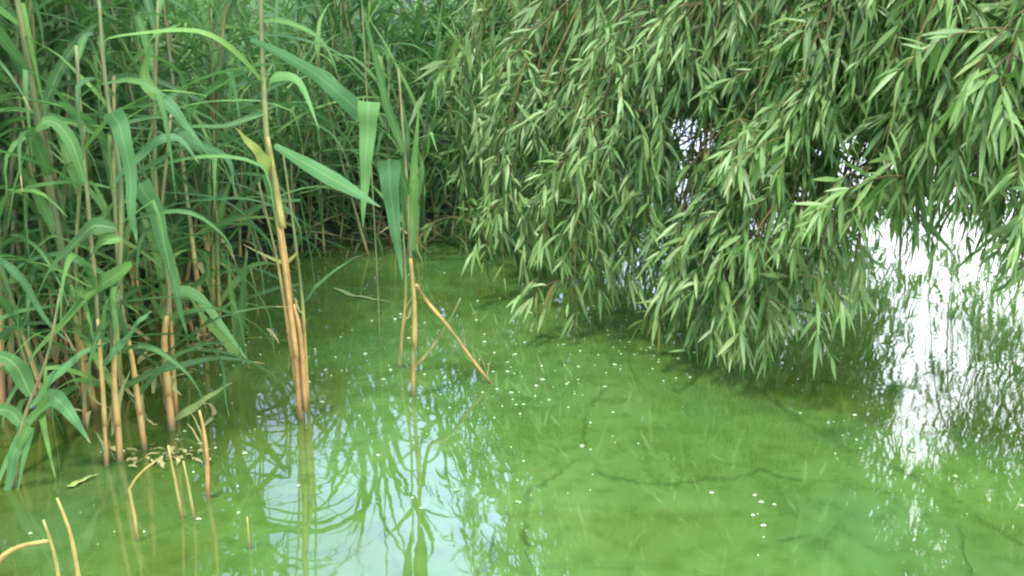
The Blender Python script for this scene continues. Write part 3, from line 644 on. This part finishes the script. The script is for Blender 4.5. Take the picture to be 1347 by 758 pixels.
def hanging_branch(tip, length, lean, L0=.075, dens=55, shoots=8, sl=(.10, .26), hollow=False):
    """a limp branch hanging to tip; lean: sideways drift on the way up"""
    tip = np.array(tip, float); lean = np.array(lean, float); br = len(branches); tubes = []
    wav = wrd.uniform(0, 6); n = 14; axis_ = []
    for i in range(n + 1):
        u = i / n; s = u * length
        axis_.append(tip + np.array([0, 0, s * (1 - .10 * u)]) + lean * (s * s) / length * .9 + np.array([math.sin(u * 5 + wav), math.cos(u * 4 + wav), 0]) * .018)
    axis_ = axis_[::-1]
    tubes.append((axis_, .0030 + length * .0010, .0008))
    shoot_leaves(axis_[n // 3:], br, L0, dens * (.55 if L0 < .082 else 1))
    for k in range(shoots):
        j = wrd.randint(1, n - 2); b = axis_[j]
        if hollow and math.sin(b[0] * 13 + 2 * math.sin(b[2] * 9)) * math.cos(b[2] * 15 + b[1] * 5 + 1.5 * math.sin(b[0] * 8)) < -.12 and wrd.random() < .8: continue
        a = wrd.uniform(0, 6.283); l_ = wrd.uniform(*sl); el = wrd.uniform(-.7, .35)
        d = np.array([math.cos(a) * math.cos(el), math.sin(a) * math.cos(el), math.sin(el)]); q = [b]; m = 6
        for i in range(m):
            d = unit(d + np.array([0, 0, -.20])); q.append(q[-1] + d * (l_ / m))
        if min(x[2] for x in q) < tip[2] - .03: continue
        if min(x[2] for x in q) < .015: q = [np.array([x[0], x[1], max(x[2], .02)]) for x in q]
        tubes.append((q, .0014, .0005)); shoot_leaves(q, br, L0, dens * 1.1, .7)
    branches.append((tubes, axis_[0]))
def interp(tab, x):
    xs = [a for a, _ in tab]; ys = [b for _, b in tab]; return float(np.interp(x, xs, ys))
BOT = [(560, 190), (595, 285), (625, 395), (655, 345), (690, 375), (740, 448), (790, 385), (850, 400), (890, 455), (945, 480), (1000, 465), (1060, 440), (1105, 425), (1140, 345), (1180, 350), (1230, 300), (1290, 320), (1347, 375), (1500, 400)]
YFR = [(540, 2.9), (640, 2.75), (750, 2.3), (945, 1.9), (1100, 1.75), (1347, 1.45), (1500, 1.35)]
def tip_at(x, y, Y):
    yw = W(x, y).y if ray(x, y).z < -.02 else 99
    return P(x, y, min(Y, yw * .985))
# the fringe: tips along the lower edge of the curtain
for x, y in [(597, 270), (612, 330), (634, 392), (655, 340), (690, 372), (715, 440), (745, 448), (760, 430), (800, 370), (825, 395), (850, 375), (872, 455), (900, 440), (925, 465), (947, 482), (975, 462), (992, 478),
             (1010, 440), (1035, 430), (1062, 440), (1090, 425), (1110, 410), (1140, 350), (1170, 345), (1195, 220), (1230, 250), (1285, 320), (1310, 300), (1345, 370), (1285, 290), (1298, 335), (1312, 325), (1325, 365), (1340, 330), (1352, 360), (1190, 300), (1320, 345), (1335, 380), (1355, 390), (1300, 310), (1330, 300), (1350, 340), (1375, 390), (1410, 380), (885, 462), (915, 470), (935, 478), (960, 484), (985, 478), (1000, 462), (930, 440), (975, 440), (1020, 425), (1075, 430), (735, 445), (752, 440), (700, 330), (840, 330), (780, 380), (905, 400), (960, 430), (1050, 400), (665, 390)]:
    Y = interp(YFR, x) + wrd.uniform(0, .25)
    hanging_branch(tip_at(x, y, Y), wrd.uniform(.7, 1.1), (wrd.uniform(.05, .4), wrd.uniform(.0, .35), 0), L0=.056, dens=100, shoots=13, sl=(.05, .18))
# the face of the curtain
for k in range(105):
    x = wrd.uniform(575, 1480); yb = interp(BOT, x); y = yb - 40 - abs(wrd.gauss(0, 1)) * 130
    Y = interp(YFR, x) + wrd.uniform(-.12, .45)
    if x > 1130 and wrd.random() < .25: y = wrd.uniform(-100, 150)
    left = x < 850
    hanging_branch(tip_at(x, y, Y), wrd.uniform(.4, 1.0), (wrd.uniform(.0, 1.1), wrd.uniform(-.1, .4), 0), L0=.045 if left else .053, dens=125 if left else 118, shoots=19, sl=(.08, .22), hollow=True)
for k in range(56):                      # the near right end of the curtain
    x = wrd.uniform(1140, 1480); y = wrd.choice([wrd.uniform(60, 300), wrd.uniform(180, 380) if x > 1290 or x < 1170 else wrd.uniform(40, 290)])
    hanging_branch(tip_at(x, y, wrd.uniform(1.45, 2.1)), wrd.uniform(.4, .9), (wrd.uniform(.0, 1.0), wrd.uniform(-.1, .3), 0), L0=.056, dens=112, shoots=19, sl=(.08, .22), hollow=True)
# deeper layers of the crown
for k in range(200):
    X = wrd.uniform(0.05, 3.1); Y = wrd.uniform(2.4, 4.6) ; 
    if X < 0.15 * Y - .3: continue
    z = wrd.uniform(.12, 1.3)
    if X / Y < -.03 + .03 * Y / 3: continue
    hanging_branch((X, Y, z), wrd.uniform(.7, 1.3), (wrd.uniform(-.1, .4), wrd.uniform(-.2, .3), 0), L0=.08, dens=34, shoots=8, sl=(.12, .30))
# the crown higher up, over the water
for k in range(165):
    Y = wrd.uniform(1.9, 4.8); X = wrd.uniform(-.07 * Y, 2.9); z = wrd.uniform(.85, 1.7)
    hanging_branch((X, Y, z), wrd.uniform(.6, 1.1), (wrd.uniform(-.1, .4), wrd.uniform(-.2, .3), 0), L0=.085, dens=34, shoots=9, sl=(.12, .30))
for k in range(90):
    X, Y, z = wrd.uniform(.9, 4.8), wrd.uniform(4.5, 6.4), wrd.uniform(.3, 2.2)
    if X < 1.4 and wrd.random() < .5: continue
    hanging_branch((X, Y, z), wrd.uniform(.8, 1.4), (wrd.uniform(-.2, .2), wrd.uniform(-.3, .1), 0), L0=.10, dens=30, shoots=9, sl=(.2, .4))
for k in range(170):                     # the dense dark heart of the crown
    Y = wrd.uniform(2.7, 5.6); X = Y * wrd.uniform(.0, .375); z = wrd.uniform(.06, 1.1)
    hanging_branch((X, Y, z), wrd.uniform(.7, 1.2), (wrd.uniform(-.1, .3), wrd.uniform(-.3, .2), 0), L0=.10, dens=30, shoots=9, sl=(.15, .35))
B = np.array(leafB); D = np.array(leafD); N_ = np.array(leafN); L_ = np.array(leafL); DR = np.array(leafDr); BR = np.array(leafBr); RN = np.array(leafR); LD = np.array(leafLod)
zt = B[:, 2] + D[:, 2] * L_ - DR * L_
ok = zt > 0.006
LD = LD[ok]
B, D, N_, L_, DR, BR, RN = B[ok], D[ok], N_[ok], L_[ok], DR[ok], BR[ok], RN[ok]
# the 300 leaves that show largest are parts of their branch
rel = B + D * (L_ * .5)[:, None] - np.array([0, 0, H]); dep = rel[:, 1] * cp - rel[:, 2] * sp
u_ = rel[:, 0] / dep * F + 673.5; v_ = 379 - (rel[:, 1] * sp + rel[:, 2] * cp) / dep * F
vis = (u_ > 5) & (u_ < 1342) & (v_ > 5) & (v_ < 700) & (dep > .5)
score = np.where(vis, L_ / dep, 0); near = np.argsort(-score)[:300]; isnear = np.zeros(len(B), bool); isnear[near] = True
def leaf_rows(b, d, n, L, dr, t, wf):   # centre and half width vectors at t along the leaf
    s = np.cross(d, n); c = b + d * (L * t)[:, None]; c[:, 2] -= dr * L * t * t
    w = L * wf; return c - s * w[:, None] + n * (w * .35)[:, None], c, c + s * w[:, None] + n * (w * .35)[:, None]
def leaf_mass(b, d, n, L, dr, rn, full=True):
    k = len(b)
    if not full:
        s = np.cross(d, n); w = (L * .085)[:, None]; c = b + d * (L * .42)[:, None]; c[:, 2] -= dr * L * .18; tip = b + d * L[:, None]; tip[:, 2] -= dr * L
        VV = np.stack([b, c - s * w, tip, c + s * w], 1); o = (np.arange(k) * 4)[:, None]
        return VV.reshape(-1, 3), [o + np.array([[0, 1, 2, 3]])], np.repeat(rn, 4)
    else:
        rows = [leaf_rows(b, d, n, L, dr, t, wf) for t, wf in ((.22, .062), (.48, .080), (.8, .042))]
        base = b; tip = b + d * L[:, None]; tip[:, 2] -= dr * L
        VV = np.stack([base] + [x for r in rows for x in r] + [tip], 1)
        o = (np.arange(k) * 11)[:, None]
        tri = np.concatenate([o + np.array([[0, 1, 2]]), o + np.array([[0, 2, 3]]), o + np.array([[7, 10, 8]]), o + np.array([[8, 10, 9]])])
        qd = np.concatenate([o + np.array([q]) for q in ([1, 4, 5, 2], [2, 5, 6, 3], [4, 7, 8, 5], [5, 8, 9, 6])])
        return VV.reshape(-1, 3), [tri, qd], np.repeat(rn, 11)
TINT = RN * .999
fm, cm = ~isnear & LD, ~isnear & ~LD
V, Fg, rn = leaf_mass(B[fm], D[fm], N_[fm], L_[fm], DR[fm], TINT[fm])
V2, Fg2, rn2 = leaf_mass(B[cm], D[cm], N_[cm], L_[cm], DR[cm], TINT[cm], full=False)
Fg = Fg + [g + len(V) for g in Fg2]; V = np.concatenate([V, V2]); rn = np.concatenate([rn, rn2])
link('foliage', new_mesh('foliage', V - np.array(TRUNK), Fg, M_WILLOW, attrs={'rnd': rn}), willow, (0, 0, 0), kind='stuff')
leaf_me = []
one = lambda a: np.array([a], float)
for k in range(5):
    V, Fg, rn = leaf_mass(one((0, 0, 0)), one((0, 1, 0)), one((0, 0, 1)), np.array([1.0]), np.array([0.0 + .08 * k]), np.array([0.0]))
    leaf_me.append(new_mesh('willow_leaf', V, Fg, M_WILLOW, attrs={'rnd': rn}))
own = set(int(x) for x in BR[isnear]); tot = np.bincount(BR, weights=np.where(vis, score ** 2, 0), minlength=len(branches))
keep = set(list(own)[:300]); assert len(own) <= 300
for i in np.argsort(-tot):
    if len(keep) >= 300: break
    keep.add(int(i))
br_ob = {}; MV, MF = [], []
for bi, (tubes, root) in enumerate(branches):
    r0 = Vector(root) if bi in keep else TRUNK
    V, Fc = ([], []) if bi in keep else (MV, MF)
    for pts, ra, rb in tubes:
        q = [Vector(x) - r0 for x in pts]; n = len(q); v, f = tube(q, [ra + (rb - ra) * i / (n - 1) for i in range(n)], 4, cap=False)
        o = len(V); V += v; Fc += [tuple(i + o for i in g) for g in f]
    if bi in keep: br_ob[bi] = link('hanging_branch', new_mesh('hanging_branch', V, Fc, M_TWIG), willow, r0 - TRUNK)
link('inner_twigs', new_mesh('inner_twigs', MV, MF, M_TWIG), willow, (0, 0, 0), kind='stuff')
for i in np.nonzero(isnear)[0]:
    br = int(BR[i]); d, n = Vector(D[i]), Vector(N_[i]); s = d.cross(n); L = float(L_[i])
    o = link('leaf', leaf_me[int(i) % 5], br_ob[br])
    b = Vector(B[i]) - Vector(branches[br][1])
    o.matrix_basis = Matrix(((s.x * L, d.x * L, n.x * L, b.x), (s.y * L, d.y * L, n.y * L, b.y), (s.z * L, d.z * L, n.z * L, b.z), (0, 0, 0, 1)))

# low shrubs on the far bank
def shrub(x, y, r, h, label):
    e = thing('shrub', label, 'shrub', (x, y, gz(x, y))); rd = np.random.default_rng(int(abs(x * 100)) + 3); k = 2600
    a = rd.uniform(0, 6.28, k); rr = np.sqrt(rd.uniform(0, 1, k)) * r; zz = rd.uniform(0.05, 1, k) * h * (1 - .55 * (rr / r) ** 2) * (1 + .2 * np.sin(a * 3))
    b = np.stack([np.cos(a) * rr * 1.3, np.sin(a) * rr, zz], 1)
    d = rd.normal(0, 1, (k, 3)); d[:, 2] = np.abs(d[:, 2]) * .5; d /= np.linalg.norm(d, axis=1)[:, None]
    n = rd.normal(0, .5, (k, 3)) + np.array([0, 0, 1]); s = np.cross(d, n); s /= np.linalg.norm(s, axis=1)[:, None]; n = np.cross(s, d)
    V, Fg, rn = leaf_mass(b, d, n, rd.uniform(.09, .18, k), rd.uniform(0, .4, k), rd.uniform(0, .6, k))
    link('foliage', new_mesh('foliage', V, Fg, M_WILLOW, attrs={'rnd': rn}), e, (0, 0, 0), kind='stuff')
    V, Fc = [], []
    for i in range(9):
        az = i * .7; q = [Vector((0, 0, -.05)), Vector((math.cos(az) * r * .3, math.sin(az) * r * .3, h * .4)), Vector((math.cos(az) * r * .8, math.sin(az) * r * .7, h * .75))]
        v, f = tube(spline(q, 6), [.014 * (1 - i_ / 8) for i_ in range(7)], 5); o = len(V); V += v; Fc += [tuple(j + o for j in g) for g in f]
    link('stems', new_mesh('stems', V, Fc, M_BARK), e, (0, 0, 0))
shrub(4.2, 11.9, .9, .9, 'low green shrub on the far bank seen dimly through the willow')
shrub(0.15, 6.2, .7, 1.0, 'leafy green shrub on the bank behind the left side of the willow')
shrub(-0.1, 4.75, .35, .7, 'small shrub at the water edge in shade behind the willow')
